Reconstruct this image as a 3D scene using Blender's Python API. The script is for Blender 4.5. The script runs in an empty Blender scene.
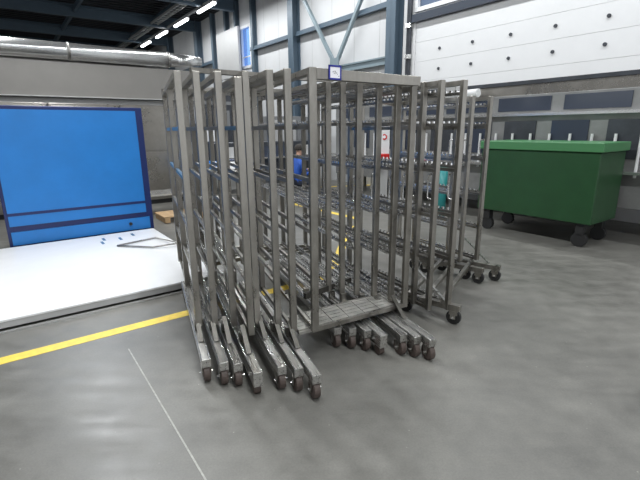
import bpy, math, random
from mathutils import Vector, Matrix
random.seed(7)
sc = bpy.context.scene
col = sc.collection
V = Vector
Z = V((0, 0, 1))

# ------------------------------------------------------------------ materials
def mat(name, base, rough=.5, metal=0., noise=0., nscale=8., rvar=0., bump=0., bscale=40., emit=None, es=0., aniso=None, coat=0., rot=0.):
    m = bpy.data.materials.new(name); m.use_nodes = True
    nt = m.node_tree; b = nt.nodes['Principled BSDF']
    b.inputs['Base Color'].default_value = (*base, 1)
    b.inputs['Roughness'].default_value = rough
    b.inputs['Metallic'].default_value = metal
    if coat: b.inputs['Coat Weight'].default_value = coat
    if noise or rvar or bump:
        tc = nt.nodes.new('ShaderNodeTexCoord'); mp = nt.nodes.new('ShaderNodeMapping')
        nt.links.new(tc.outputs['Object'], mp.inputs[0])
        if aniso:
            mp.vector_type = 'TEXTURE'; mp.inputs['Scale'].default_value = aniso; mp.inputs['Rotation'].default_value = (0, 0, rot)
        n = nt.nodes.new('ShaderNodeTexNoise'); n.inputs['Scale'].default_value = nscale
        n.inputs['Detail'].default_value = 6; n.inputs['Roughness'].default_value = .65
        nt.links.new(mp.outputs[0], n.inputs['Vector'])
        if noise:
            r = nt.nodes.new('ShaderNodeMapRange'); nt.links.new(n.outputs[0], r.inputs[0])
            r.inputs[1].default_value = .3; r.inputs[2].default_value = .7
            r.inputs[3].default_value = 1 - noise; r.inputs[4].default_value = 1 + noise
            mx = nt.nodes.new('ShaderNodeVectorMath'); mx.operation = 'SCALE'
            mx.inputs[0].default_value = base
            nt.links.new(r.outputs[0], mx.inputs['Scale'])
            nt.links.new(mx.outputs[0], b.inputs['Base Color'])
        if rvar:
            r2 = nt.nodes.new('ShaderNodeMapRange'); nt.links.new(n.outputs[0], r2.inputs[0])
            r2.inputs[1].default_value = .3; r2.inputs[2].default_value = .7
            r2.inputs[3].default_value = max(.03, rough - rvar); r2.inputs[4].default_value = rough + rvar
            nt.links.new(r2.outputs[0], b.inputs['Roughness'])
        if bump:
            n2 = nt.nodes.new('ShaderNodeTexNoise'); n2.inputs['Scale'].default_value = bscale
            nt.links.new(mp.outputs[0], n2.inputs['Vector'])
            bp = nt.nodes.new('ShaderNodeBump'); bp.inputs['Strength'].default_value = bump
            bp.inputs['Distance'].default_value = .01
            nt.links.new(n2.outputs[0], bp.inputs['Height']); nt.links.new(bp.outputs[0], b.inputs['Normal'])
    if emit:
        b.inputs['Emission Color'].default_value = (*emit, 1); b.inputs['Emission Strength'].default_value = es
    return m

M = {}
M['steel'] = mat('stainless', (.315, .30, .272), .33, .93, .26, 9, .10, .08, 20, aniso=(1, 1, 3))
M['rail'] = mat('rail_steel', (.36, .35, .335), .33, .88, .15, 12, .1)
M['beam'] = mat('beam_steel', (.50, .49, .47), .30, .93, .34, 55, .07, aniso=(1, 14, 1), rot=.384)
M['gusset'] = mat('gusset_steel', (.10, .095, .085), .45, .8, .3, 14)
M['sheet'] = mat('worn_sheet', (.46, .45, .42), .38, .8, .35, 9, .1)
M['bright'] = mat('bright_steel', (.75, .75, .74), .22, .9)
M['brushed'] = mat('brushed_sheet', (.27, .255, .23), .3, .88, .25, 1.5, .08, .2, 1.2, aniso=(1, 1, 1))
M['tyre'] = mat('tyre', (.075, .055, .047), .6, 0, .25, 30)
M['black'] = mat('black_rubber', (.015, .015, .015), .5)
M['dark'] = mat('dark_machine', (.045, .05, .06), .5, .2, .3, 4)
M['glassdark'] = mat('dark_glazing', (.05, .06, .085), .12)
M['blue'] = mat('blue_panel', (.012, .17, .50), .4, 0, .08, 2)
M['navy'] = mat('navy_frame', (.006, .018, .10), .4)
M['dull_blue'] = mat('dull_blue_surface', (.06, .16, .29), .4)  # blue of some rack rails and of the platform marks
M['wall'] = mat('wall_cladding', (.66, .665, .67), .45, 0, .03, 1.2)
M['door'] = mat('door_panel', (.72, .725, .73), .4, 0, .025, 2)
M['white'] = mat('white_paint', (.80, .80, .80), .35)
M['platform'] = mat('platform_white', (.82, .82, .82), .3, 0, .03, 3)
M['column'] = mat('column_paint', (.085, .125, .165), .4, 0, .05, 3)
M['coldroom'] = mat('beige_panel', (.21, .20, .185), .45, 0, .05, 2)
M['roof'] = mat('roof_deck', (.035, .037, .042), .6, .3)
M['green'] = mat('green_paint', (.014, .06, .02), .4, 0, .12, 5)
M['lgreen'] = mat('light_green', (.06, .2, .08), .4)
M['red'] = mat('red_paint', (.55, .02, .02), .35)
M['teal'] = mat('teal_plastic', (.02, .22, .22), .4)
M['wood'] = mat('pallet_wood', (.42, .28, .15), .7, 0, .25, 12, aniso=(1, .12, 1))
M['midgrey'] = mat('machine_steel', (.27, .27, .265), .4, .4, .15, 3)
M['grey'] = mat('grey_paint', (.20, .205, .21), .5, 0, .1, 3)
M['lgrey'] = mat('light_grey_paint', (.46, .46, .455), .45, 0, .05, 2)
M['tube'] = mat('fluorescent', (1, 1, 1), .4, emit=(.95, .98, 1), es=9.)
M['skin'] = mat('skin', (.5, .3, .22), .5)
M['hair'] = mat('hair', (.02, .015, .012), .7)
M['jacket'] = mat('blue_jacket', (.015, .08, .38), .7, 0, .15, 12)
M['trousers'] = mat('dark_trousers', (.02, .025, .045), .8)
M['paper'] = mat('white_card', (.85, .85, .88), .5)
M['ink'] = mat('grey_ink', (.25, .25, .26), .6)
M['frameblue'] = mat('blue_plastic_frame', (.012, .02, .26), .4)
M['bright_blue'] = mat('bright_blue_plastic', (.02, .25, .72), .35)
M['yellow'] = mat('floor_marking_yellow', (.83, .60, .08), .5, 0, .14, 14, .05)
M['joint'] = mat('floor_joint', (.34, .34, .31), .6, 0, .3, 30)

def glass(name, tint, mixf=.35):
    m = bpy.data.materials.new(name); m.use_nodes = True; nt = m.node_tree
    b = nt.nodes['Principled BSDF']; b.inputs['Base Color'].default_value = (*tint, 1)
    b.inputs['Roughness'].default_value = .08
    tr = nt.nodes.new('ShaderNodeBsdfTransparent'); tr.inputs[0].default_value = (*tint, 1)
    mx = nt.nodes.new('ShaderNodeMixShader'); mx.inputs[0].default_value = mixf
    nt.links.new(tr.outputs[0], mx.inputs[1]); nt.links.new(b.outputs[0], mx.inputs[2])
    nt.links.new(mx.outputs[0], nt.nodes['Material Output'].inputs[0])
    return m
M['pane_sky'] = glass('sky_tint_glass', (.50, .68, .98), .1)  # sky beyond the slit is put into the pane tint
M['pane_reflection'] = glass('reflection_tint_glass', (.30, .36, .46), .3)  # grey-blue reflections are put into the pane tint

# floor: worn power-floated concrete
def floor_mat():
    m = bpy.data.materials.new('polished_concrete'); m.use_nodes = True; nt = m.node_tree
    b = nt.nodes['Principled BSDF']; L = nt.links.new
    tc = nt.nodes.new('ShaderNodeTexCoord')
    def noise(s, d, vec=None):
        n = nt.nodes.new('ShaderNodeTexNoise'); n.inputs['Scale'].default_value = s; n.inputs['Detail'].default_value = d
        n.inputs['Roughness'].default_value = .6; L(vec or tc.outputs['Object'], n.inputs['Vector']); return n
    big = noise(1.1, 4); mid = noise(6, 6); fine = noise(90, 3)
    mp = nt.nodes.new('ShaderNodeMapping'); mp.inputs['Rotation'].default_value = (0, 0, .6)
    mp.inputs['Scale'].default_value = (1, 7, 1); L(tc.outputs['Object'], mp.inputs[0])
    wipe = noise(1.4, 3, mp.outputs[0])
    def rng(n, a, c, lo=.3, hi=.7):
        r = nt.nodes.new('ShaderNodeMapRange'); L(n.outputs[0], r.inputs[0]); r.inputs[1].default_value = lo
        r.inputs[2].default_value = hi; r.inputs[3].default_value = a; r.inputs[4].default_value = c; return r
    def mul(a, c):
        x = nt.nodes.new('ShaderNodeMath'); x.operation = 'MULTIPLY'; L(a.outputs[0], x.inputs[0]); L(c.outputs[0], x.inputs[1]); return x
    f = mul(mul(rng(big, .82, 1.16), rng(mid, .84, 1.14)), mul(rng(fine, .9, 1.1), rng(wipe, .93, 1.07)))
    # scattered pale specks of grit
    vo = nt.nodes.new('ShaderNodeTexVoronoi'); vo.inputs['Scale'].default_value = 9
    L(tc.outputs['Object'], vo.inputs['Vector'])
    sp = nt.nodes.new('ShaderNodeMapRange'); L(vo.outputs['Distance'], sp.inputs[0])
    sp.inputs[1].default_value = .02; sp.inputs[2].default_value = .045; sp.inputs[3].default_value = 1.9; sp.inputs[4].default_value = 1
    f = mul(f, sp)
    vm = nt.nodes.new('ShaderNodeVectorMath'); vm.operation = 'SCALE'; vm.inputs[0].default_value = (.150, .146, .132)
    L(f.outputs[0], vm.inputs['Scale']); L(vm.outputs[0], b.inputs['Base Color'])
    r = rng(mid, .34, .46); L(mul(r, rng(wipe, .85, 1.2)).outputs[0], b.inputs['Roughness'])
    bp = nt.nodes.new('ShaderNodeBump'); bp.inputs['Strength'].default_value = .12; bp.inputs['Distance'].default_value = .01
    L(mid.outputs[0], bp.inputs['Height']); L(bp.outputs[0], b.inputs['Normal'])
    return m
M['floor'] = floor_mat()

# ------------------------------------------------------------------ mesh helpers
class MB:
    def __init__(s): s.v = []; s.f = []; s.alt = set(); s.altmat = None
    def hexa(s, pts):
        i = len(s.v); s.v += [V(p) for p in pts]
        for q in ((0, 3, 2, 1), (4, 5, 6, 7), (0, 1, 5, 4), (1, 2, 6, 5), (2, 3, 7, 6), (3, 0, 4, 7)):
            s.f.append([i + k for k in q])
        return s
    def box(s, c, ax, ay, az, sx, sy, sz):
        c = V(c); ax = V(ax).normalized() * sx / 2; ay = V(ay).normalized() * sy / 2; az = V(az).normalized() * sz / 2
        return s.hexa([c - ax - ay - az, c + ax - ay - az, c + ax + ay - az, c - ax + ay - az,
                       c - ax - ay + az, c + ax - ay + az, c + ax + ay + az, c - ax + ay + az])
    def bar(s, p, q, w, h, up=Z):
        p = V(p); q = V(q); t = (q - p).normalized(); side = t.cross(V(up)).normalized(); u = side.cross(t)
        return s.box((p + q) / 2, side, t, u, w, (q - p).length, h)
    def cyl(s, p, q, r, r2=None, n=16, hollow=False):
        p = V(p); q = V(q); r2 = r if r2 is None else r2
        t = (q - p).normalized(); a = t.orthogonal().normalized(); b = t.cross(a); i = len(s.v)
        for c, rr in ((p, r), (q, r2)):
            for k in range(n):
                an = 2 * math.pi * k / n
                s.v.append(c + (a * math.cos(an) + b * math.sin(an)) * rr)
        for k in range(n): s.f.append([i + k, i + (k + 1) % n, i + n + (k + 1) % n, i + n + k])
        s.f.append([i + k for k in range(n)][::-1]); s.f.append([i + n + k for k in range(n)])
        return s
    def tube(s, pts, r, n=8):
        pts = [V(p) for p in pts]; i = len(s.v); m = len(pts); a = None
        for j, p in enumerate(pts):
            t = (pts[min(j + 1, m - 1)] - pts[max(j - 1, 0)]).normalized()
            a = t.orthogonal().normalized() if a is None else (a - t * a.dot(t)).normalized()
            b = t.cross(a)
            for k in range(n):
                an = 2 * math.pi * k / n; s.v.append(p + (a * math.cos(an) + b * math.sin(an)) * r)
        for j in range(m - 1):
            for k in range(n):
                s.f.append([i + j * n + k, i + j * n + (k + 1) % n, i + (j + 1) * n + (k + 1) % n, i + (j + 1) * n + k])
        s.f.append([i + k for k in range(n)][::-1]); s.f.append([i + (m - 1) * n + k for k in range(n)])
        return s
    def prism(s, pts, d):                       # polygon extruded along d
        i = len(s.v); n = len(pts); d = V(d)
        s.v += [V(p) for p in pts] + [V(p) + d for p in pts]
        s.f.append([i + k for k in range(n)][::-1]); s.f.append([i + n + k for k in range(n)])
        for k in range(n): s.f.append([i + k, i + (k + 1) % n, i + n + (k + 1) % n, i + n + k])
        return s
    def build(s, name, m, parent=None, bevel=0, smooth=False, label=None):
        off = V((0, 0, 0)); p = parent
        while p: off += V(p.location); p = p.parent
        me = bpy.data.meshes.new(name); o = bpy.data.objects.new(name, me)
        if parent is None:
            xs = [v.x for v in s.v]; ys = [v.y for v in s.v]; zs = [v.z for v in s.v]
            off = V(((min(xs) + max(xs)) / 2, (min(ys) + max(ys)) / 2, min(zs))); o.location = off
        me.from_pydata([tuple(v - off) for v in s.v], [], s.f)
        import bmesh
        bm = bmesh.new(); bm.from_mesh(me); bmesh.ops.recalc_face_normals(bm, faces=bm.faces)
        bm.to_mesh(me); bm.free()
        if isinstance(m, str): m = M[m]
        me.materials.append(m)
        if s.alt:
            me.materials.append(M[s.altmat])
            for k in s.alt: me.polygons[k].material_index = 1
        col.objects.link(o); o.parent = parent
        if bevel:
            b = o.modifiers.new('bevel', 'BEVEL'); b.width = bevel; b.segments = 2; b.limit_method = 'ANGLE'
        if smooth:
            for p in me.polygons: p.use_smooth = len(p.vertices) < 6
        if label: o['label'] = label
        return o

def empty(name, loc, label, cat, group=None):
    o = bpy.data.objects.new(name, None); o.location = loc; col.objects.link(o); o.empty_display_size = .1
    o['label'] = label; o['category'] = cat
    if group: o['group'] = group
    return o
def tag(o, label, cat, group=None):
    o['label'] = label; o['category'] = cat
    if group: o['group'] = group
    return o
def struct(o): o['kind'] = 'structure'; return o

# ------------------------------------------------------------------ hall frame: D runs along the long wall, N towards it
aw = math.radians(-36.07)
D = V((math.sin(aw), math.cos(aw), 0)); N = V((math.cos(aw), -math.sin(aw), 0))
WALL = 8.5; CEIL = 6.6; END = 31.0
def H(d, n, z=0): return D * d + N * n + Z * z
def hbox(mb, d0, d1, n0, n1, z0, z1):
    return mb.box(H((d0 + d1) / 2, (n0 + n1) / 2, (z0 + z1) / 2), D, N, Z, abs(d1 - d0), abs(n1 - n0), abs(z1 - z0))

# ------------------------------------------------------------------ shell
struct(hbox(MB(), -9, END + .3, -16, WALL + .3, -.2, 0).build('floor', 'floor'))
struct(hbox(MB(), 0.5, 3.2, .521, .530, 0, .0012).build('floor_joint', 'joint')).name = 'trim_1'
m = MB()
hbox(m, -9, 7.7, WALL, WALL + .25, 5.62, CEIL); hbox(m, 7.7, 16.0, WALL, WALL + .25, 0, CEIL)
hbox(m, 16.0, 17.0, WALL, WALL + .25, 0, 4.05); hbox(m, 16.0, 17.0, WALL, WALL + .25, 5.55, CEIL)
hbox(m, 17.0, END, WALL, WALL + .25, 0, CEIL); hbox(m, -9, 7.7, WALL, WALL + .25, 4.03, 4.28)
struct(m.build('wall_right', 'wall'))
struct(hbox(MB(), END, END + .25, -16, WALL + .25, 0, CEIL).build('wall_far', 'coldroom'))
m = MB(); hbox(m, -9.25, -9, -16, WALL + .25, 4.6, CEIL); hbox(m, -9.25, -9, -16, -9, 0, 4.6); hbox(m, -9.25, -9, 2, WALL + .25, 0, 4.6)  # unseen wall, its opening shaped to let daylight onto the post fronts
struct(m.build('wall_back', 'wall'))
m = MB(); hbox(m, -9, END, -16.25, -16, 0, 3.0); hbox(m, -9, END, -16.25, -16, 5.4, CEIL)  # unseen wall, added to vary the reflections in the steel
for k in range(6): hbox(m, -9 + k * 7.6, -7 + k * 7.6, -16.25, -16, 3.0, 5.4)
struct(m.build('wall_left', 'wall'))
# vertical seams of the cladding
m = MB()
for k in range(22):
    d = 8.9 + k * 1.03
    if abs(d - 16.5) < .6: continue
    hbox(m, d, d + .012, WALL - .004, WALL + .01, 0, CEIL)
struct(m.build('trim_2', 'lgrey'))
# roof deck with corrugation (ribs run across the hall)
m = MB(); hbox(m, -9, END + .25, -16, WALL + .25, CEIL + .1, CEIL + .2)
k = -9.0
while k < END:
    hbox(m, k, k + .14, -16, WALL + .25, CEIL, CEIL + .12); k += .36
struct(m.build('ceiling', 'roof'))
for i, d in enumerate((8.28, 12.83, 16.95, 21.3, 25.5, 29.7, 3.9, -.4)):
    m = MB(); hbox(m, d - .1, d + .1, -16, WALL - .3, 6.12, 6.2); hbox(m, d - .1, d + .1, -16, WALL - .3, 6.5, 6.58)
    hbox(m, d - .012, d + .012, -16, WALL - .3, 6.2, 6.5)
    struct(m.build('trim_%d' % (3 + i), M['column']))
for i, n in enumerate((6.35, 3.2, 0.0, -3.5)):
    m = MB(); hbox(m, -9, END, n - .05, n + .05, 6.3, 6.5)
    struct(m.build('trim_%d' % (11 + i), M['column']))

# steel columns of the long wall
def column(d, w, z1, label, dep=.3, z0=0):
    m = MB(); f = .03
    hbox(m, d - w / 2, d + w / 2, WALL - dep, WALL - dep + f, z0, z1)
    hbox(m, d - w / 2, d + w / 2, WALL - .03, WALL, z0, z1)
    hbox(m, d - .012, d + .012, WALL - dep, WALL, z0, z1)
    o = m.build('steel_column', 'column'); o['kind'] = 'structure'; return o
column(8.22, .32, CEIL, '')
column(12.83, .30, CEIL, '')
column(15.72, .16, CEIL, '', .2); column(17.14, .14, CEIL, '', .2)
column(18.1, .16, CEIL, '', .2); column(19.55, .18, CEIL, '', .2); column(21.3, .34, CEIL, ''); column(25.5, .34, CEIL, '')
# girts
for i, (d0, d1, z) in enumerate(((8.4, 12.68, 4.63), (12.98, 15.94, 4.63), (19.64, 21.15, 4.63), (21.45, 25.3, 4.63))):
    m = MB(); hbox(m, d0, d1, WALL - .16, WALL, z - .06, z + .06); hbox(m, d0, d1, WALL - .2, WALL - .16, z - .08, z - .04)
    struct(m.build('wall_girt', 'column'))
m = MB(); hbox(m, 8.4, 10.42, WALL - .16, WALL, 3.22, 3.36); hbox(m, 8.4, 10.42, WALL - .2, WALL - .16, 3.36, 3.4)
hbox(m, 8.4, 10.42, WALL - .2, WALL - .16, 3.2, 3.24)
M['col_light'] = mat('column_paint_light', (.22, .28, .31), .4)
struct(m.build('wall_girt', 'col_light'))
# V bracing
for (a, za, b, zb) in ((12.65, 6.25, 10.56, 3.5), (8.42, 6.25, 10.42, 3.5)):
    struct(MB().bar(H(a, WALL - .24, za), H(b, WALL - .24, zb), .09, .09, N).build('wall_brace', 'col_light'))
m = MB(); hbox(m, 10.3, 10.68, WALL - .3, WALL - .25, 3.3, 3.6); struct(m.build('brace_plate', 'col_light'))

# sectional overhead door (door_1), lintel, window above, vertical track
door = bpy.data.objects.new('door_1', None); door.location = H(3.5, WALL, 0); col.objects.link(door); door['kind'] = 'structure'
z = 0.0; zt = [0.0, .46, .91, 1.36, 1.81, 2.26, 2.71, 3.16, 3.60, 4.03]
for a, b in zip(zt[:-1], zt[1:]):
    hbox(MB(), -3.2, 7.62, WALL - .01, WALL + .04, a + .0022, b - .0022).build('door_panel', 'door', door)
hbox(MB(), -3.2, 7.62, WALL + .03, WALL + .06, 0, 4.03).build('door_backing', 'door', door)
for zz in (3.385, 2.945):
    for k in range(6):
        d = 6.89 - .87 * k
        MB().cyl(H(d, WALL - .01, zz), H(d, WALL - .035, zz), .032, n=12).build('door_fastener', 'dark', door)
m = MB(); hbox(m, -3.2, 7.75, WALL - .12, WALL, 4.05, 4.22); struct(m.build('trim_20', mat('lintel_paint', (.03, .04, .06), .4)))
m = MB(); hbox(m, 7.64, 7.7, WALL - .04, WALL + .02, 0, 4.05); struct(m.build('trim_21', 'white'))
m = MB(); hbox(m, 7.78, 7.86, WALL - .1, WALL, 0, 5.6); hbox(m, 7.70, 7.74, WALL - .14, WALL - .1, 0, 5.6)
struct(m.build('trim_22', 'dark'))
m = MB(); hbox(m, 7.90, 8.0, WALL - .06, WALL, 0, 6.0); struct(m.build('trim_23', 'white'))
for zz in (4.0, 3.3, 2.7):
    m = MB(); hbox(m, 7.68, 7.84, WALL - .16, WALL - .1, zz - .05, zz + .05); m.build('door_roller', 'bright', door)
def window(name, d0, d1, z0, z1, mull, pane, fr=.09):
    m = MB(); hbox(m, d0, d1, WALL - .05, WALL + .1, z0, z0 + fr); hbox(m, d0, d1, WALL - .05, WALL + .1, z1 - fr, z1)
    for d in [d0 + fr / 2, d1 - fr / 2] + mull: hbox(m, d - fr / 2, d + fr / 2, WALL - .05, WALL + .1, z0, z1)
    w = struct(m.build(name, 'white')); off = w.location.copy()
    hbox(MB(), d0 + .04, d1 - .04, WALL + .04, WALL + .055, z0 + .04, z1 - .04).build('window_pane', pane, w)
    return w
window('window_1', -3.2, 7.68, 4.28, 5.62, [6.1 - 1.5 * k for k in range(6)], 'pane_reflection')
w = window('window_2', 16.08, 17.0, 4.0, 5.6, [], 'pane_sky', .1)
hbox(MB(), 16.1, 16.98, WALL - .02, WALL + .03, 4.42, 4.46).build('window_mullion', 'white', w)

# white box panel high on the wall
o = hbox(MB(), 16.62, 18.72, WALL - .34, WALL - .24, 3.7, 5.56).build('wall_panel', 'lgrey', bevel=.01)
tag(o, 'large blank white panel mounted high on the wall left of the narrow blue window', 'panel')

# cold-room partition behind the cabinets
m = MB(); hbox(m, 12.6, 12.8, -8, 4.7, 0, 3.2); struct(m.build('wall_partition', 'coldroom'))
m = MB(); hbox(m, 12.35, 12.6, -8, 4.7, 2.42, 3.2); struct(m.build('trim_24', 'coldroom'))
m = MB(); hbox(m, 12.3, 12.6, -8, 4.7, 2.40, 2.42); hbox(m, 12.52, 12.6, -8, 4.7, 1.8, 2.38); struct(m.build('trim_25', 'lgrey'))
# silver duct
dz = 3.45
e = empty('ventilation_duct', H(12.2, 2.5, 3.2), 'round silver ventilation duct lying along the top of the beige partition', 'duct')
MB().cyl(H(12.4, -8, dz), H(12.4, 4.0, dz), .19, n=24).build('duct_pipe', 'bright', e, smooth=True)
MB().cyl(H(12.4, 4.0, dz), H(12.4, 4.9, dz + .02), .19, .11, n=24).build('duct_reducer', 'bright', e, smooth=True)
for n in (-4, -1.2, 1.6, 3.95): MB().cyl(H(12.4, n, dz), H(12.4, n + .04, dz), .205, n=24).build('duct_collar', 'rail', e, smooth=True)

# ------------------------------------------------------------------ ceiling strip lights
def fitting(d, n, i, lab, grp):
    e = empty('strip_light', H(d, n, 5.98), lab, 'light', grp)
    hbox(MB(), d - .85, d + .85, n - .07, n + .07, 6.05, 6.12).build('housing', 'lgrey', e)
    hbox(MB(), d - .8, d + .8, n - .055, n + .055, 5.98, 6.045).build('tube', 'tube', e, bevel=.015)
seen = ['nearest lit strip light of the ceiling row, at the top edge over the panel', 'second nearest lit strip light of the ceiling row',
        'third nearest lit strip light of the ceiling row, above the far wall column', 'farthest lit strip light of the ceiling row, above the silver duct']
for k in range(4): fitting(16.62 + 2.8 * k, 6.93, k, seen[k], 'fluorescent strip lights on the ceiling')
m = MB(); hbox(m, -6, END, 6.88, 6.98, 6.13, 6.19)
tag(m.build('light_trunking', 'lgrey'), 'long grey trunking that carries the row of strip lights', 'trunking')
m = MB(); hbox(m, -6, END, 6.2, 6.22, 6.2, 6.3); hbox(m, -6, END, 6.48, 6.5, 6.2, 6.3)
k = -6
while k < END: hbox(m, k, k + .03, 6.2, 6.5, 6.2, 6.22); k += .35
tag(m.build('cable_tray', 'lgrey'), 'grey cable tray running beside the row of strip lights', 'tray')

# ------------------------------------------------------------------ floor marking
def marking(p, q, w, lab):
    p = V(p); q = V(q); o = MB().bar(p + Z * .001, q + Z * .001, w, .002).build('floor_marking', 'yellow')
    return tag(o, lab, 'line', 'yellow floor lines')
marking(H(3.57, -3), H(3.57, 2.7), .115, 'yellow line on the floor running from the left edge in under the racks')
marking((.14, 4.71, 0), (.53, 7.02, 0), .11, 'yellow floor line seen between the racks, leading away to the benches')
marking((-.6, 9.3, 0), (.75, 7.55, 0), .12, 'yellow floor line crossing behind the racks in front of the machines')
marking((-.5, 11.9, 0), (1.9, 12.5, 0), .16, 'farthest yellow floor line, seen between the rack posts')

# ------------------------------------------------------------------ rack trolleys
LV = [.255, .62, .94, 1.28, 1.61, 1.925]
def toothed(mb, p, q, side):
    """slotted carrier rail: an upright web with a row of lugs, and a flange to `side`"""
    p = V(p); q = V(q); t = (q - p); L = t.length; t.normalize()
    mb.bar(p, q, .004, .02)
    mb.box((p + q) / 2 + side * .011 - Z * .009, side, t, Z, .024, L, .004)
    n = int(L / .052); f0 = len(mb.f); mb.altmat = 'bright'  # lugs take a paler steel, their glints put into the colour
    for k in range(n):
        c = p + t * (k + .5) * L / n + Z * .018 + side * .006
        mb.box(c, side, t, Z, .014, .020, .016)
    mb.alt |= set(range(f0, len(mb.f)))
def ladder(e, F0, A, X, L, mids, top, toothed_levels, inner, post=(.044, .036), low=.24, levels=LV, dull_blue=(), lowrail='rail'):
    """upright side frame: posts joined by horizontal rails. inner = +1/-1 side carrying the slotted rails"""
    F0 = V((F0[0], F0[1], 0)); S = X * inner
    for k, t in enumerate([0] + mids + [L]):
        b = F0 + A * t
        m = MB().box(b + Z * (low + top) / 2, X, A, Z, post[0], post[1], top - low); m.build('post', 'steel', e, bevel=.003)
    for i, z in enumerate(levels):
        if i == len(levels) - 1: z = top - .02
        p = F0 + A * (post[1] / 2) + Z * z; q = F0 + A * (L - post[1] / 2) + Z * z
        if i == 0: z0 = low + .015; p.z = q.z = z0
        if i == len(levels) - 1:
            MB().bar(p, q, post[0], .035).build('top_rail', 'steel', e)
            if i in toothed_levels:
                m = MB(); toothed(m, p - Z * .07 + S * (post[0] / 2 + .002), q - Z * .07 + S * (post[0] / 2 + .002), S); m.build('slotted_rail', 'rail', e)
        else:
            if low > .23 and inner < 0:
                if i not in toothed_levels: continue
            else: MB().bar(p, q, .022, .026).build('rail', 'dull_blue' if i in dull_blue else 'steel', e)
            if i in toothed_levels:
                m = MB(); toothed(m, p + Z * .024 + S * (post[0] / 2 - .004), q + Z * .03 + S * (post[0] / 2 - .004), S); m.build('slotted_rail', 'rail', e)
def caster(e, c, A, X, big=.060, w=.040, shift=0):
    """c: floor point below the wheel centre; wheel rolls along A"""
    r = big
    ce = MB()
    ce.box(V((c.x, c.y, .106)), X, A, Z, .05, .07, .006)
    for s in (-1, 1):
        ce.prism([c + X * s * .0265 + A * -.03 + Z * .108, c + X * s * .0265 + A * .03 + Z * .115, c + X * s * .0265 + A * .014 + Z * .04, c + X * s * .0265 + A * -.014 + Z * .04], X * s * .004)
    f = ce.build('caster', 'steel', e)
    wm = MB().cyl(c - X * w / 2 + Z * r, c + X * w / 2 + Z * r, r, n=24)
    wm.cyl(c - X * (w / 2 + .002) + Z * r, c + X * (w / 2 + .002) + Z * r, r * .86, n=24)
    o = wm.build('wheel', 'tyre', f, smooth=False, bevel=.004)
    MB().cyl(c - X * .042 + Z * r, c + X * .042 + Z * r, .007, n=10).build('axle_bolt', 'bright', f)
def beam(e, F, A, X, L, deep=False, post_at=.5):
    F = V((F[0], F[1], 0)); z0, z1 = (.075, .172) if deep else (.116, .172)
    m = MB().box(F + A * L / 2 + Z * (z0 + z1) / 2, X, A, Z, .058, L, z1 - z0)
    f0 = len(m.f); m.altmat = 'bright'
    for s in (-1, 1): m.box(F + A * L / 2 + X * s * .0265 + Z * (z1 + .0025), X, A, Z, .005, L, .005)
    m.alt = set(range(f0, len(m.f)))
    m.build('beam', 'beam', e, bevel=.002)
    if deep:
        MB().cyl(F + A * .06 - X * .02 + Z * .04, F + A * .06 + X * .02 + Z * .04, .04, n=20).build('wheel', 'tyre', e)
        MB().cyl(F + A * .10 - X * .04 + Z * .11, F + A * .10 + X * .033 + Z * .11, .007, n=10).build('axle_bolt', 'bright', e)
    else: caster(e, F + A * .045, A, X)
    caster(e, F + A * (L - .08), A, X)
def handle(e, p, A, X, side):
    """bent round-bar pull handle welded behind a post"""
    p = V(p); m = MB(); o = .075
    m.tube([p + A * .015, p + A * (o - .02), p + A * o - Z * .004, p + A * (o + .008) - Z * .02, p + A * (o + .008) - Z * .18, p + A * o - Z * .196, p + A * (o - .02) - Z * .2, p + A * .015 - Z * .2], .0065)
    m.build('handle', 'bright', e, smooth=True)

A0 = math.radians(-22.0)
A = V((math.sin(A0), math.cos(A0), 0)); X = V((math.cos(A0), -math.sin(A0), 0))
LEN = 1.66
trol = [  # left post, right post, left beam front, right beam front, top
    ((-.190, 2.70), (.672, 3.165), (-.025, 2.243), (.782, 2.675), 1.95),
    ((-.305, 2.775), (.575, 3.23), (-.136, 2.321), (.688, 2.720), 1.955),
    ((-.462, 2.83), (.448, 3.32), (-.243, 2.345), (.595, 2.752), 1.955),
    ((-.478, 2.645), (.304, 3.35), (-.384, 2.280), (.450, 2.740), 1.90),
    ((-.625, 2.79), (.182, 3.39), (-.524, 2.384), (.345, 2.819), 1.95),
    ((-.765, 2.81), (.07, 3.43), (-.616, 2.398), (.238, 2.853), 1.955),
    ((-.878, 2.80), (-.04, 3.46), (-.739, 2.436), (.128, 2.871), 1.955)]
labels = [
    'frontmost stainless rack trolley, with bottom shelf and blue-framed card on its top bar',
    'second stainless rack trolley back from the one with the shelf, nested tightly against it',
    'third stainless rack trolley counting back from the one with the shelf',
    'nested stainless rack trolley with a deeper base beam and a shorter front post',
    'third stainless rack trolley from the left end of the nested row',
    'second stainless rack trolley from the left end of the nested row',
    'leftmost nested stainless rack trolley, with blue side rails']
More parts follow.
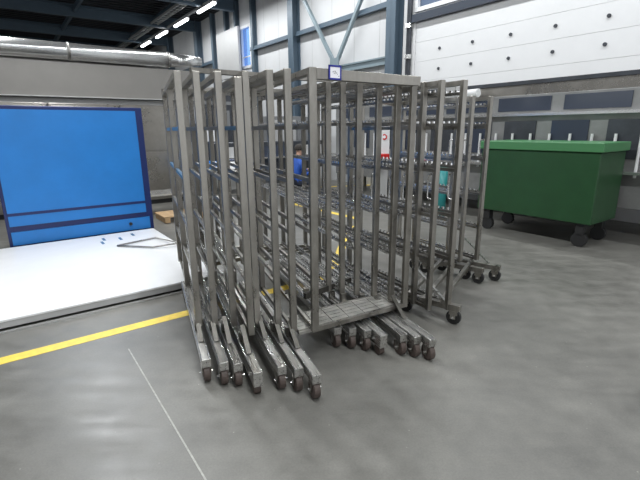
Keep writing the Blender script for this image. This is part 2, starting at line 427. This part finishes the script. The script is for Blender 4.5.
for i, (PL, PR, BL, BR, top) in enumerate(trol):
    e = empty('rack_trolley', (PL[0], PL[1], 0), labels[i], 'rack trolley', 'nested stainless rack trolleys')
    lt = {0: set(), 1: set(), 2: set(), 3: set(), 4: {0, 1}, 5: {0, 1}, 6: {0, 1}}[i]
    ladder(e, PL, A, X, LEN, [.85], top, lt, 1, dull_blue={6: (3, 4), 3: (4,)}.get(i, ()))
    ladder(e, PR, A, X, LEN, [.85] if i in (0, 3) else [], 1.888 if i == 0 else 1.95, {0, 1, 2, 3, 4, 5} if i < 4 else {0, 2, 4}, -1)
    a2 = V((PL[0], PL[1], 0)); b2 = V((PR[0], PR[1], 0))
    if i == 0:
        # inner ladder, front top bar, shelf
        PI = V((-.040, 2.688, 0))
        ladder(e, PI, A, X, LEN, [], 1.955, set(), 1, post=(.05, .036))
        d = (b2 - PI).normalized()
        MB().bar(PI + d * .026 + A * .01 + Z * 1.921, b2 + d * .05 + A * .01 + Z * 1.921, .05, .064).build('front_top_bar', 'steel', e, bevel=.003)
        # slatted shelf
        P0 = a2 + X * -.02 - A * .0; P0 = V((-.215, 2.735, 0)); P1 = b2 + X * .03
        sf = V((-.035, 2.725, 0)); fr = b2 + X * .03 - A * .02
        m = MB(); dd = (fr - sf).normalized()
        q0 = sf + X * -.17 + A * .03
        for r in range(5):
            o0, o1 = .045 + r * .052, .045 + r * .052 + .048
            for c in range(7):
                s0, s1 = -.12 + c * .143, -.12 + c * .143 + .138
                a_, b_ = sf + dd * s0, sf + dd * min(s1, (fr - sf).length)
                if (b_ - a_).dot(dd) <= 0.01: continue
                m.hexa([p + Z * z for z in (.226, .238) for p in (a_ + A * o0, b_ + A * o0, b_ + A * o1, a_ + A * o1)])
        L1 = (fr - sf).length
        m.hexa([p + Z * z for z in (.205, .226) for p in (sf - dd * .12 + A * .03, fr + A * .03, fr + A * .28, sf - dd * .12 + A * .28)])
        m.build('shelf', 'sheet', e)
        MB().bar(V((-.13, 3.24, .275)), V((.27, 3.62, .275)), .03, .05).build('base_channel', 'gusset', e)
        m = MB(); m.bar(sf + A * .025 + Z * .222, fr + A * .025 + Z * .222, .02, .036); m.bar(sf - dd * .14 + A * .29 + Z * .222, fr + A * .29 + Z * .222, .02, .036)
        m.build('shelf_frame', 'steel', e, bevel=.002)
    if i in (4, 5):
        dq = (b2 - a2).normalized()
        MB().bar(a2 - dq * .02 + A * (.10 + .1 * (i == 4)) + Z * 1.972, b2 + A * (.10 + .1 * (i == 4)) + Z * 1.972, .04, .03).build('upper_cross_bar', 'steel', e)
    # rear cross members
    ra, rb = a2 + A * LEN, b2 + A * LEN
    dd = (rb - ra).normalized()
    MB().bar(ra - dd * .02 + Z * 1.971, rb + dd * .02 + Z * 1.971, .03, .034).build('rear_top_bar', 'steel', e)
    MB().bar(ra + Z * .255, rb + Z * .255, .03, .04).build('rear_bottom_bar', 'steel', e)
    for (Q, B) in ((PL, BL), (PR, BR)):
        Bv = V((B[0], B[1], 0)); Qv = V((Q[0], Q[1], 0)); t = (Qv - Bv).dot(A)
        beam(e, B, A, X, t + 1.2, deep=(i == 3))
        # stub and sloping gusset where the frame meets the beam
        lat = (Qv - Bv).dot(X); s = .012 if lat < .02 else .02
        c = Bv + A * (t + .07)
        MB().box(c + Z * .208, X, A, Z, .04, .05, .07).build('stub', 'steel', e)
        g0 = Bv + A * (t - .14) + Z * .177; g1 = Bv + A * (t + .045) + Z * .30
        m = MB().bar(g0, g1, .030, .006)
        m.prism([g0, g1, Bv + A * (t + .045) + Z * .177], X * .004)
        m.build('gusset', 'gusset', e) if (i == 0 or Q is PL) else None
    hz = [1.28, 1.26, 1.27, 1.24, 1.3, 1.28, 1.26][i]
    handle(e, V((PL[0], PL[1], hz)), A, X, 1)
    handle(e, V((PR[0], PR[1], hz - .02)), A, X, 1)

# card in a blue frame on the top bar
PI = V((-.040, 2.688, 0)); dd = (V((.672, 3.165, 0)) - PI).normalized(); fn = V((dd.y, -dd.x, 0))
c0 = PI + dd * .155 + A * .01 + fn * .027 + Z * 1.933
e = empty('card_holder', (c0.x, c0.y, 1.885), 'blue framed white card hanging on the top bar of the front rack', 'sign')
m = MB(); w2, h2 = .047, .042
for s in (-1, 1):
    m.box(c0 + dd * s * (w2 - .005), dd, fn, Z, .010, .008, 2 * h2); m.box(c0 + Z * s * (h2 - .005), dd, fn, Z, 2 * w2, .008, .010)
m.box(c0 + fn * -.002, dd, fn, Z, 2 * w2, .003, 2 * h2).build('frame', 'frameblue', e)
MB().box(c0 + fn * .001, dd, fn, Z, 2 * w2 - .018, .002, 2 * h2 - .018).build('card', 'paper', e)
m = MB()
for (a, b, w, h, r) in ((-.014, .004, .012, .003, .5), (-.006, -.004, .010, .003, -.6), (.004, .002, .003, .016, .2), (.011, -.002, .010, .003, .7), (.018, -.009, .006, .003, -.4), (-.001, .008, .012, .002, .1), (.028, -.020, .007, .004, 0)):
    ax = (dd * math.cos(r) + Z * math.sin(r)); m.box(c0 + fn * .0025 + dd * a + Z * b, ax, fn, ax.cross(fn), w, .001, h)
m.build('marking', 'ink', e)

# ------------------------------------------------------------------ second set of racks, standing behind to the right
A1 = math.radians(-30); Ab = V((math.sin(A1), math.cos(A1), 0)); Xb = V((math.cos(A1), -math.sin(A1), 0))
back = [((1.070, 3.30), 'rack trolley with its caster out in front, rightmost of the racks behind the nested row'),
        ((.905, 3.30), 'middle rack trolley of the three standing behind the nested row'),
        ((.810, 3.43), 'rack trolley behind the nested row, standing closest to its right end')]
for i, (P, lab) in enumerate(back):
    e = empty('rack_trolley', (P[0], P[1], 0), lab, 'rack trolley', 'rack trolleys behind the nested row')
    Pv = V((P[0], P[1], 0)); off = V((.60, 1.05, 0)) if i != 0 else V((.64, 1.12, 0)); Qv = Pv + off
    ladder(e, P, Ab, Xb, 1.0, [], 1.94, {0, 1, 2, 3, 4, 5}, 1, low=.12, levels=[.2, .56, .92, 1.28, 1.60, 1.9])
    ladder(e, Qv, Ab, Xb, 1.0, [], 1.90, {0, 1, 2, 3, 4, 5}, -1, low=.20, levels=[.2, .56, .92, 1.28, 1.60, 1.9])
    dr = off.normalized()
    MB().bar(Pv + Ab * 1.0 + Z * 1.92, Qv + Ab * 1.0 + Z * 1.88, .03, .04).build('rear_top_bar', 'steel', e)
    MB().bar(Pv + Ab * .06 + Z * .185, Qv + Ab * .06 + Z * .185, .035, .035).build('bottom_bar', 'steel', e)
    q = V((math.sin(math.radians(127)), math.cos(math.radians(127)), 0)); sx = q.cross(Z)
    for k, R in enumerate((Pv, Qv)):
        ln = .10 if (k == 0) else .12
        if k == 0 and i: ln = -.28
        b0 = R + q * (ln + .03) + Ab * .03; b1 = R - q * .42 + Ab * .03
        if k == 1: b0 = R + q * .28 + Ab * .03
        MB().bar(b0 + Z * .15, b1 + Z * .15, .055, .05).build('beam', 'steel', e, bevel=.002)
        if i == 0: MB().bar(b0 - q * .12 + Z * .178, b0 - q * .40 + Z * .42, .03, .006).build('gusset', 'beam', e)
        for cpt, rr in ((b0 - q * .05, .062), (b1 + q * .06, .062)):
            cw = q; sd = sx
            f = MB().box(cpt + Z * .105, cw, sd, Z, .07, .05, .04)
            for s in (-1, 1): f.box(cpt + sd * s * .026 + Z * .085, cw, sd, Z, .045, .004, .07)
            f = f.build('caster', 'steel', e)
            wm = MB().cyl(cpt - sd * .018 + Z * rr, cpt + sd * .018 + Z * rr, rr, n=24); wm.build('wheel', 'black', f, bevel=.004)
            MB().cyl(cpt - sd * .034 + Z * rr, cpt + sd * .034 + Z * rr, .010, n=12).build('axle_bolt', 'bright', f)
    handle(e, V((P[0], P[1], 1.25)), Ab, Xb, 1); handle(e, V((Qv.x, Qv.y, 1.48)), Ab, Xb, 1)

# ------------------------------------------------------------------ left side: platform, blue machine, cabinets
e = empty('platform_scale', H(5.5, .2, 0), 'low wide white platform on the floor left of the racks', 'platform')
hbox(MB(), 4.13, 6.85, -2.2, 1.72, .08, .10).build('deck', 'platform', e, bevel=.004)
hbox(MB(), 4.14, 6.84, -2.19, 1.71, .025, .08).build('edge_frame', 'lgrey', e)
hbox(MB(), 4.07, 4.10, -2.2, 1.75, 0, .018).build('kick_strip', 'bright', e)
m = MB()
for (d, n) in ((6.45, 1.15), (6.6, 1.35), (6.35, .9), (6.55, .95)): m.box(H(d, n, .1008), D, N, Z, .16, .035, .0016)
m.build('tape_mark', 'dull_blue', e)
o = MB()
p0 = H(6.05, 1.15, .118); 
o.tube([H(6.0, 1.02, .116), H(6.12, 1.55, .118), H(5.55, 1.68, .15)], .012); o.tube([H(6.0, 1.02, .116), H(5.62, 1.38, .118), H(5.5, 1.7, .15)], .012)
tag(o.build('tube_frame', 'rail', smooth=True), 'bent steel tube frame lying on the white platform', 'frame')

e = empty('blue_machine', H(7.4, 1.0, 0), 'bright blue machine panel with navy edges at the left behind the white platform', 'machine')
d0, n1 = 6.92, 1.76
hbox(MB(), d0 + .03, d0 + .55, n1 - 1.9, n1, .05, 1.93).build('body', 'navy', e, bevel=.01)
hbox(MB(), d0 + .005, d0 + .03, n1 - 1.86, n1 - .10, .36, 1.88).build('front_panel', 'blue', e)
hbox(MB(), d0 + .005, d0 + .03, n1 - 1.86, n1 - .06, .10, .28).build('lower_panel', 'blue', e)
hbox(MB(), d0 + .002, d0 + .005, n1 - 1.86, n1 - .10, .50, .54).build('stripe', 'navy', e)
hbox(MB(), d0 + .1, d0 + .5, n1 - 1.8, n1 - .1, 0, .05).build('plinth', 'black', e)
MB().cyl(H(d0 + .02, n1 - .35, .2), H(d0 - .01, n1 - .35, .2), .025, n=12).build('knob', 'black', e)

for k in range(4):
    n1 = 3.3 - k * 1.26
    labs = ['stainless cabinet with a rippled front standing right behind the racks, end of its row', 'second stainless cabinet, behind the blue machine',
            'third stainless cabinet of the row, left of the blue machine', 'stainless cabinet of the row farthest to the left']
    e = empty('steel_cabinet', H(10.1, n1 - .6, 0), labs[k], 'cabinet', 'stainless cabinets by the partition')
    hbox(MB(), 9.78, 10.6, n1 - 1.24, n1, .1, 2.12).build('body', 'brushed', e, bevel=.008)
    hbox(MB(), 9.755, 9.778, n1 - 1.2, n1 - .04, 1.18, 2.08).build('upper_door', 'brushed', e, bevel=.004)
    hbox(MB(), 9.755, 9.778, n1 - 1.2, n1 - .04, .16, 1.14).build('lower_door', 'brushed', e, bevel=.004)
    hbox(MB(), 9.72, 9.74, n1 - 1.14, n1 - 1.12, 1.3, 1.5).build('handle', 'bright', e)
    hbox(MB(), 9.84, 10.5, n1 - 1.2, n1 - .04, 0, .1).build('plinth', 'black', e)
# low stainless bench + pallet
e = empty('low_bench', (-2.85, 8.55, 0), 'low stainless bench beside the cabinets, seen past the leftmost rack', 'bench')
m = MB(); m.box(V((-3.05, 8.45, .40)), D, N, Z, .6, 1.0, .04); m.build('bench_top', 'bright', e)
for (d, n) in ((-.26, -.46), (.26, -.46), (-.26, .46), (.26, .46)):
    p = V((-3.05, 8.45, 0)) + D * d + N * n; MB().box(p + Z * .19, D, N, Z, .05, .05, .38).build('leg', 'steel', e)
e = empty('wooden_pallet', (-2.62, 7.85, 0), 'pale wooden pallet on the floor under the low bench', 'pallet')
pc = V((-2.62, 7.75, 0))
for s in (-.3, 0, .3): MB().box(pc + N * s + Z * .055, D, N, Z, .6, .09, .09).build('stringer', 'wood', e)
for s in range(5): MB().box(pc + D * (-.25 + s * .125) + Z * .112, D, N, Z, .09, .72, .02).build('deck_board', 'wood', e)

# ------------------------------------------------------------------ machines and benches behind the racks
def machine(name, d0, d1, n0, n1, z1, lab, body='grey', windows=(), legs=0., shelf=(), pipes=(), cat='machine', face='n'):
    e = empty(name, H((d0 + d1) / 2, (n0 + n1) / 2, 0), lab, cat)
    z0 = legs
    hbox(MB(), d0, d1, n0, n1, z0, z1).build('housing', body, e, bevel=.01)
    if legs:
        for d in (d0 + .08, d1 - .08):
            for n in (n0 + .08, n1 - .08): hbox(MB(), d - .035, d + .035, n - .035, n + .035, 0, z0).build('leg', 'steel', e)
    for (a, b, za, zb, mm) in windows:
        if face == 'n': hbox(MB(), a, b, n0 - .02, n0, za, zb).build('front_panel', mm, e, bevel=.004)
        else: hbox(MB(), d0 - .02, d0, a, b, za, zb).build('front_panel', mm, e, bevel=.004)
    for (a, b, za, dep) in shelf:
        if face == 'n': hbox(MB(), a, b, n0 - dep, n0, za, za + .04).build('ledge', 'bright', e)
        else: hbox(MB(), d0 - dep, d0, a, b, za, za + .04).build('ledge', 'bright', e)
    for (a, za, zb) in pipes:
        if face == 'n': MB().cyl(H(a, n0 - .06, za), H(a, n0 - .06, zb), .02, n=10).build('pipe', 'white', e)
        else: MB().cyl(H(d0 - .06, a, za), H(d0 - .06, a, zb), .02, n=10).build('pipe', 'white', e)
    return e
e = machine('washing_machine_line', 1.2, 9.0, 7.1, 8.15, 2.12, 'long stainless processing line with dark glazed hatches along the wall behind the right racks', 'midgrey',
    windows=[(1.3 + k * 1.1, 2.2 + k * 1.1, 1.86, 2.08, 'glassdark') for k in range(7)] + [(1.3 + k * .8, 1.85 + k * .8, 1.15, 1.7, 'dark' if k % 2 else 'glassdark') for k in range(9)],
    legs=.45, shelf=[(1.2, 9.0, 1.78, .12), (1.2, 9.0, .95, .2)], pipes=[(2.2 + k * .31, .9, 1.5) for k in range(20)])
e.name = 'processing_line'
hbox(MB(), 1.2, 9.0, 7.3, 8.1, 2.12, 2.30).build('hood', 'brushed', e)
hbox(MB(), 1.0, 9.0, 7.25, 7.33, 2.30, 2.36).build('hood_edge', 'dark', e)
e2 = empty('work_lamp', H(5.15, 7.0, 2.12), 'white round-ended lamp on the machine top beside the right wall', 'lamp')
MB().cyl(H(5.35, 6.98, 2.20), H(4.75, 6.98, 2.20), .055, .075, n=16).build('lamp_body', 'white', e2, smooth=True)
hbox(MB(), 5.2, 5.42, 6.92, 7.08, 2.14, 2.34).build('lamp_box', 'lgrey', e2)

# green container on castors
e = empty('green_container', H(3.2, 6.5, 0), 'dark green wheeled container at the right edge behind the racks', 'container')
d0, d1, n0, n1 = 2.3, 4.0, 6.1, 6.9
hbox(MB(), d0, d1, n0, n1, .33, 1.28).build('tub', 'green', e, bevel=.015)
hbox(MB(), d0 - .03, d1 + .03, n0 - .03, n1 + .03, 1.28, 1.40).build('rim', 'lgreen', e, bevel=.01)
for d in (d0 + .15, d1 - .15):
    for n in (n0 + .1, n1 - .1):
        hbox(MB(), d - .05, d + .05, n - .05, n + .05, .18, .33).build('caster', 'black', e)
        MB().cyl(H(d, n - .03, .1), H(d, n + .03, .1), .1, n=20).build('wheel', 'black', e)
# white tray stack behind
o = hbox(MB(), 2.8, 4.2, 6.95, 7.05, 1.45, 1.75).build('white_board', 'white'); 
bpy.data.objects.remove(o)

machine('electrical_cabinet', 10.4, 11.2, 5.9, 7.6, 1.95, 'grey control cabinet behind the middle of the racks', 'grey',
        windows=[(6.0, 6.75, .3, 1.85, 'lgrey'), (6.8, 7.5, .3, 1.85, 'grey')], face='d', legs=.12, cat='cabinet')
machine('conveyor_frame', 9.5, 10.1, 4.0, 7.2, 1.30, 'dark conveyor machine with bright ledge seen through the middle racks', 'dark',
        windows=[(4.1, 5.0, .95, 1.2, 'lgrey'), (5.2, 6.0, .8, 1.2, 'glassdark'), (6.2, 7.0, .95, 1.2, 'lgrey')], face='d', legs=.6, shelf=[(4.0, 7.2, .9, .15)])
machine('packing_machine', 15.5, 16.8, 4.9, 7.9, 2.9, 'tall dark packing machine seen between the left rack posts', 'dark',
        windows=[(5.0, 5.5, 1.6, 2.2, 'lgrey'), (5.8, 6.3, 1.2, 1.4, 'white'), (6.6, 7.1, 1.7, 2.3, 'grey'), (7.3, 7.8, 1.1, 1.5, 'lgrey'), (5.0, 7.8, 2.5, 2.62, 'grey')],
        face='d', legs=.3, shelf=[(4.9, 8.0, 1.0, .3)], pipes=[(5.6, .5, 2.2), (6.45, .5, 2.3)])
machine('filling_machine', 11.1, 12.1, 3.7, 4.9, 1.75, 'dark filling machine behind the left racks in front of the partition', 'dark',
        windows=[(3.8, 4.1, 1.0, 1.3, 'lgrey'), (4.3, 4.7, 1.3, 1.6, 'white')], face='d', legs=.4, shelf=[(3.7, 4.9, .85, .25)], pipes=[(4.2, .4, 1.7)])
# workbench + things on it
e = empty('workbench', H(8.6, 3.6, 0), 'stainless workbench behind the left racks with a blue crate on it', 'workbench')
hbox(MB(), 8.3, 9.0, 3.15, 4.5, .76, .80).build('bench_top', 'bright', e)
hbox(MB(), 8.35, 8.95, 3.2, 4.45, .25, .28).build('lower_shelf', 'rail', e)
for d in (8.35, 8.95):
    for n in (3.2, 4.45): hbox(MB(), d - .025, d + .025, n - .025, n + .025, 0, .76).build('leg', 'steel', e)
def crate(d, n, z, s, mm, lab, name='plastic_crate'):
    w, l, h = s; m = MB(); t = .02
    hbox(m, d - w / 2, d + w / 2, n - l / 2, n + l / 2, z, z + t)
    for a in (-1, 1):
        hbox(m, d + a * (w / 2 - t / 2) - t / 2, d + a * (w / 2 - t / 2) + t / 2, n - l / 2, n + l / 2, z + t, z + h)
        hbox(m, d - w / 2 + t, d + w / 2 - t, n + a * (l / 2 - t / 2) - t / 2, n + a * (l / 2 - t / 2) + t / 2, z + t, z + h)
    hbox(m, d - w / 2 - .012, d + w / 2 + .012, n - l / 2 - .012, n - l / 2, z + h - .03, z + h)
    tag(m.build(name, mm), lab, 'crate')
crate(8.55, 3.42, .80, (.34, .26, .17), 'bright_blue', 'bright blue plastic crate on the workbench behind the left racks')
crate(8.6, 3.95, .80, (.34, .3, .12), 'white', 'white plastic crate on the workbench behind the left racks')
crate(8.6, 4.28, .28, (.4, .28, .2), 'lgrey', 'grey plastic crate on the lower shelf of the workbench')

# extinguisher board on a post
e = empty('extinguisher_stand', (1.36, 9.0, 0), 'narrow white board with a red ring sign and red box, behind the racks', 'sign board')
MB().box(V((1.36, 9.05, .70)), N, D, Z, .22, .03, 1.40).build('post', 'lgrey', e)
MB().box(V((1.35, 9.0, 1.34)), X, A, Z, .24, .02, .62).build('board', 'white', e)
MB().cyl(V((1.345, 8.985, 1.43)), V((1.345, 8.975, 1.43)), .06, n=20).build('ring_mark', 'red', e)
MB().cyl(V((1.345, 8.975, 1.43)), V((1.345, 8.972, 1.43)), .032, n=20).build('ring_centre', 'white', e)
MB().box(V((1.33, 8.93, .96)), X, A, Z, .22, .12, .26).build('red_box', 'red', e, bevel=.01)
o = MB().cyl(V((2.2, 7.55, 0)), V((2.2, 7.55, .95)), .07, .08, n=16).build('gas_bottle', 'teal', smooth=True)
tag(o, 'upright teal cylinder standing between the right racks and the processing line', 'cylinder')

# ------------------------------------------------------------------ person in a blue jacket on a stool
def person(P, face):
    P = V(P); fw = V((math.sin(face), math.cos(face), 0)); rt = V((fw.y, -fw.x, 0))
    def w(r, f, z): return rt * r + fw * f + Z * z
    vs = []; es = []; rs = []
    def add(r, f, z, rad, par=None, ry=None):
        vs.append(w(r, f, z)); rs.append((rad, ry or rad)); i = len(vs) - 1
        if par is not None: es.append((par, i))
        return i
    pel = add(0, 0, .52, .135, None, .11); wa = add(0, .02, .68, .125, pel, .10); ch = add(0, .05, .88, .145, wa, .11); nk = add(0, .09, 1.02, .065, ch)
    hd0 = add(0, .11, 1.09, .06, nk); hd = add(0, .13, 1.17, .085, hd0, .095); add(0, .13, 1.22, .07, hd)
    for s in (-1, 1):
        sh = add(s * .17, .06, .93, .062, ch); el = add(s * .22, .14, .68, .045, sh); wr = add(s * .14, .36, .74, .03, el)
        pm = add(s * .13, .43, .75, .03, wr)
        for k, (a, l) in enumerate(((-.024, .05), (-.008, .062), (.008, .06), (.024, .048))):
            f1 = add(s * .13 + a, .43 + l * .6, .752, .0095, pm); add(s * .13 + a, .43 + l * 1.2, .735, .008, f1)
        t1 = add(s * .095, .43, .755, .010, pm); add(s * .075, .46, .745, .009, t1)
        hp = add(s * .09, .05, .50, .085, pel); kn = add(s * .13, .44, .49, .06, hp); an = add(s * .13, .42, .10, .04, kn); toe = add(s * .13, .56, .04, .035, an)
    me = bpy.data.meshes.new('person'); me.from_pydata([tuple(v) for v in vs], es, []); me.materials.append(M['skin']); me.materials.append(M['jacket']); me.materials.append(M['trousers'])
    o = bpy.data.objects.new('person', me); col.objects.link(o); o.location = P
    sk = o.modifiers.new('skin', 'SKIN'); sk.use_smooth_shade = True
    for i, (a, b) in enumerate(rs): me.skin_vertices[0].data[i].radius = (a, b)
    me.skin_vertices[0].data[0].use_root = True
    o.modifiers.new('sub', 'SUBSURF').levels = 1
    bpy.context.view_layer.update()
    dg = bpy.context.evaluated_depsgraph_get(); ev = o.evaluated_get(dg); nm = bpy.data.meshes.new_from_object(ev)
    o.modifiers.clear(); o.data = nm; nm.materials.clear()
    for k in ('skin', 'jacket', 'trousers'): nm.materials.append(M[k])
    for p in nm.polygons:
        c = p.center; f = V(c).dot(fw); p.use_smooth = True
        p.material_index = 0 if (c.z > 1.03 or (f > .37 and c.z > .68)) else (1 if c.z > .56 else 2)
    h = MB(); hc = P + fw * .115 + Z * 1.20
    for j in range(7):
        for k in range(12):
            pass
    import bmesh
    bm = bmesh.new(); bmesh.ops.create_uvsphere(bm, u_segments=16, v_segments=10, radius=.105)
    bmesh.ops.delete(bm, geom=[v for v in bm.verts if v.co.z < -.055 or (V((v.co.x, v.co.y, 0)).dot(fw) > .05 and v.co.z < .04)], context='VERTS')
    hm = bpy.data.meshes.new('hair'); bm.to_mesh(hm); bm.free(); hm.materials.append(M['hair'])
    ho = bpy.data.objects.new('hair', hm); ho.location = fw * .12 + Z * 1.205; col.objects.link(ho); ho.parent = o
    for s in (-1, 1):
        MB().cyl(P + rt * s * .032 + fw * .222 + Z * 1.185, P + rt * s * .032 + fw * .228 + Z * 1.185, .009, n=8).build('eye', 'hair', o)
    MB().prism([P + rt * -.013 + fw * .215 + Z * 1.14, P + rt * .013 + fw * .215 + Z * 1.14, P + fw * .21 + Z * 1.185], fw * .022).build('nose', 'skin', o)
    return o
pr = person((-.52, 9.0, 0), math.radians(60))
tag(pr, 'person with dark hair in a blue jacket sitting on a stool beyond the racks', 'person')
e = empty('stool', (-.52, 9.0, 0), 'round stool under the person in the blue jacket', 'stool')
MB().cyl(V((-.52, 9.0, .36)), V((-.52, 9.0, .40)), .17, n=24).build('seat', 'black', e)
for k in range(4):
    a = k * math.pi / 2 + .4; MB().cyl(V((-.52 + .1 * math.cos(a), 9 + .1 * math.sin(a), .36)), V((-.52 + .2 * math.cos(a), 9 + .2 * math.sin(a), 0)), .012, n=8).build('leg', 'rail', e)

# ------------------------------------------------------------------ light
w = bpy.data.worlds.new('sky'); sc.world = w; w.use_nodes = True
bg = w.node_tree.nodes['Background']; bg.inputs[0].default_value = (.93, .96, 1.0, 1); bg.inputs[1].default_value = 1.25
def area(loc, rot, sx, sy, power, colr=(1, 1, 1)):
    l = bpy.data.lights.new('strip', 'AREA'); l.shape = 'RECTANGLE'; l.size = sx; l.size_y = sy; l.energy = power; l.color = colr
    o = bpy.data.objects.new('area_light', l); o.location = loc; o.rotation_euler = rot; col.objects.link(o); return o
yaw = -aw   # local Y along D
for n, d0, pw in ((6.93, 9, 650), (1.2, 5, 1150), (-7, 8, 500)):  # the two lamps off the fitted row are added to brighten the hall
    area(H(d0, n, 5.95), (0, 0, yaw), .15, 24, pw, (.95, .98, 1))

# ------------------------------------------------------------------ camera
f = 423.; p = math.atan(111 / f); r = math.radians(-.5)
F = V((0, math.cos(p), -math.sin(p))); R0 = V((1, 0, 0)); U0 = R0.cross(F)
R = math.cos(r) * R0 + math.sin(r) * U0; U = -math.sin(r) * R0 + math.cos(r) * U0
cam = bpy.data.cameras.new('camera'); cam.lens = f / 640 * 36; cam.sensor_width = 36; cam.clip_end = 200
co = bpy.data.objects.new('camera', cam); col.objects.link(co)
mw = Matrix((( R.x, U.x, -F.x, 0), (R.y, U.y, -F.y, 0), (R.z, U.z, -F.z, 1.6), (0, 0, 0, 1))); co.matrix_world = mw
sc.camera = co
vs = sc.view_settings; vs.view_transform = 'Standard'; vs.look = 'None'; vs.gamma = 1; vs.use_curve_mapping = False; vs.exposure = 0.15
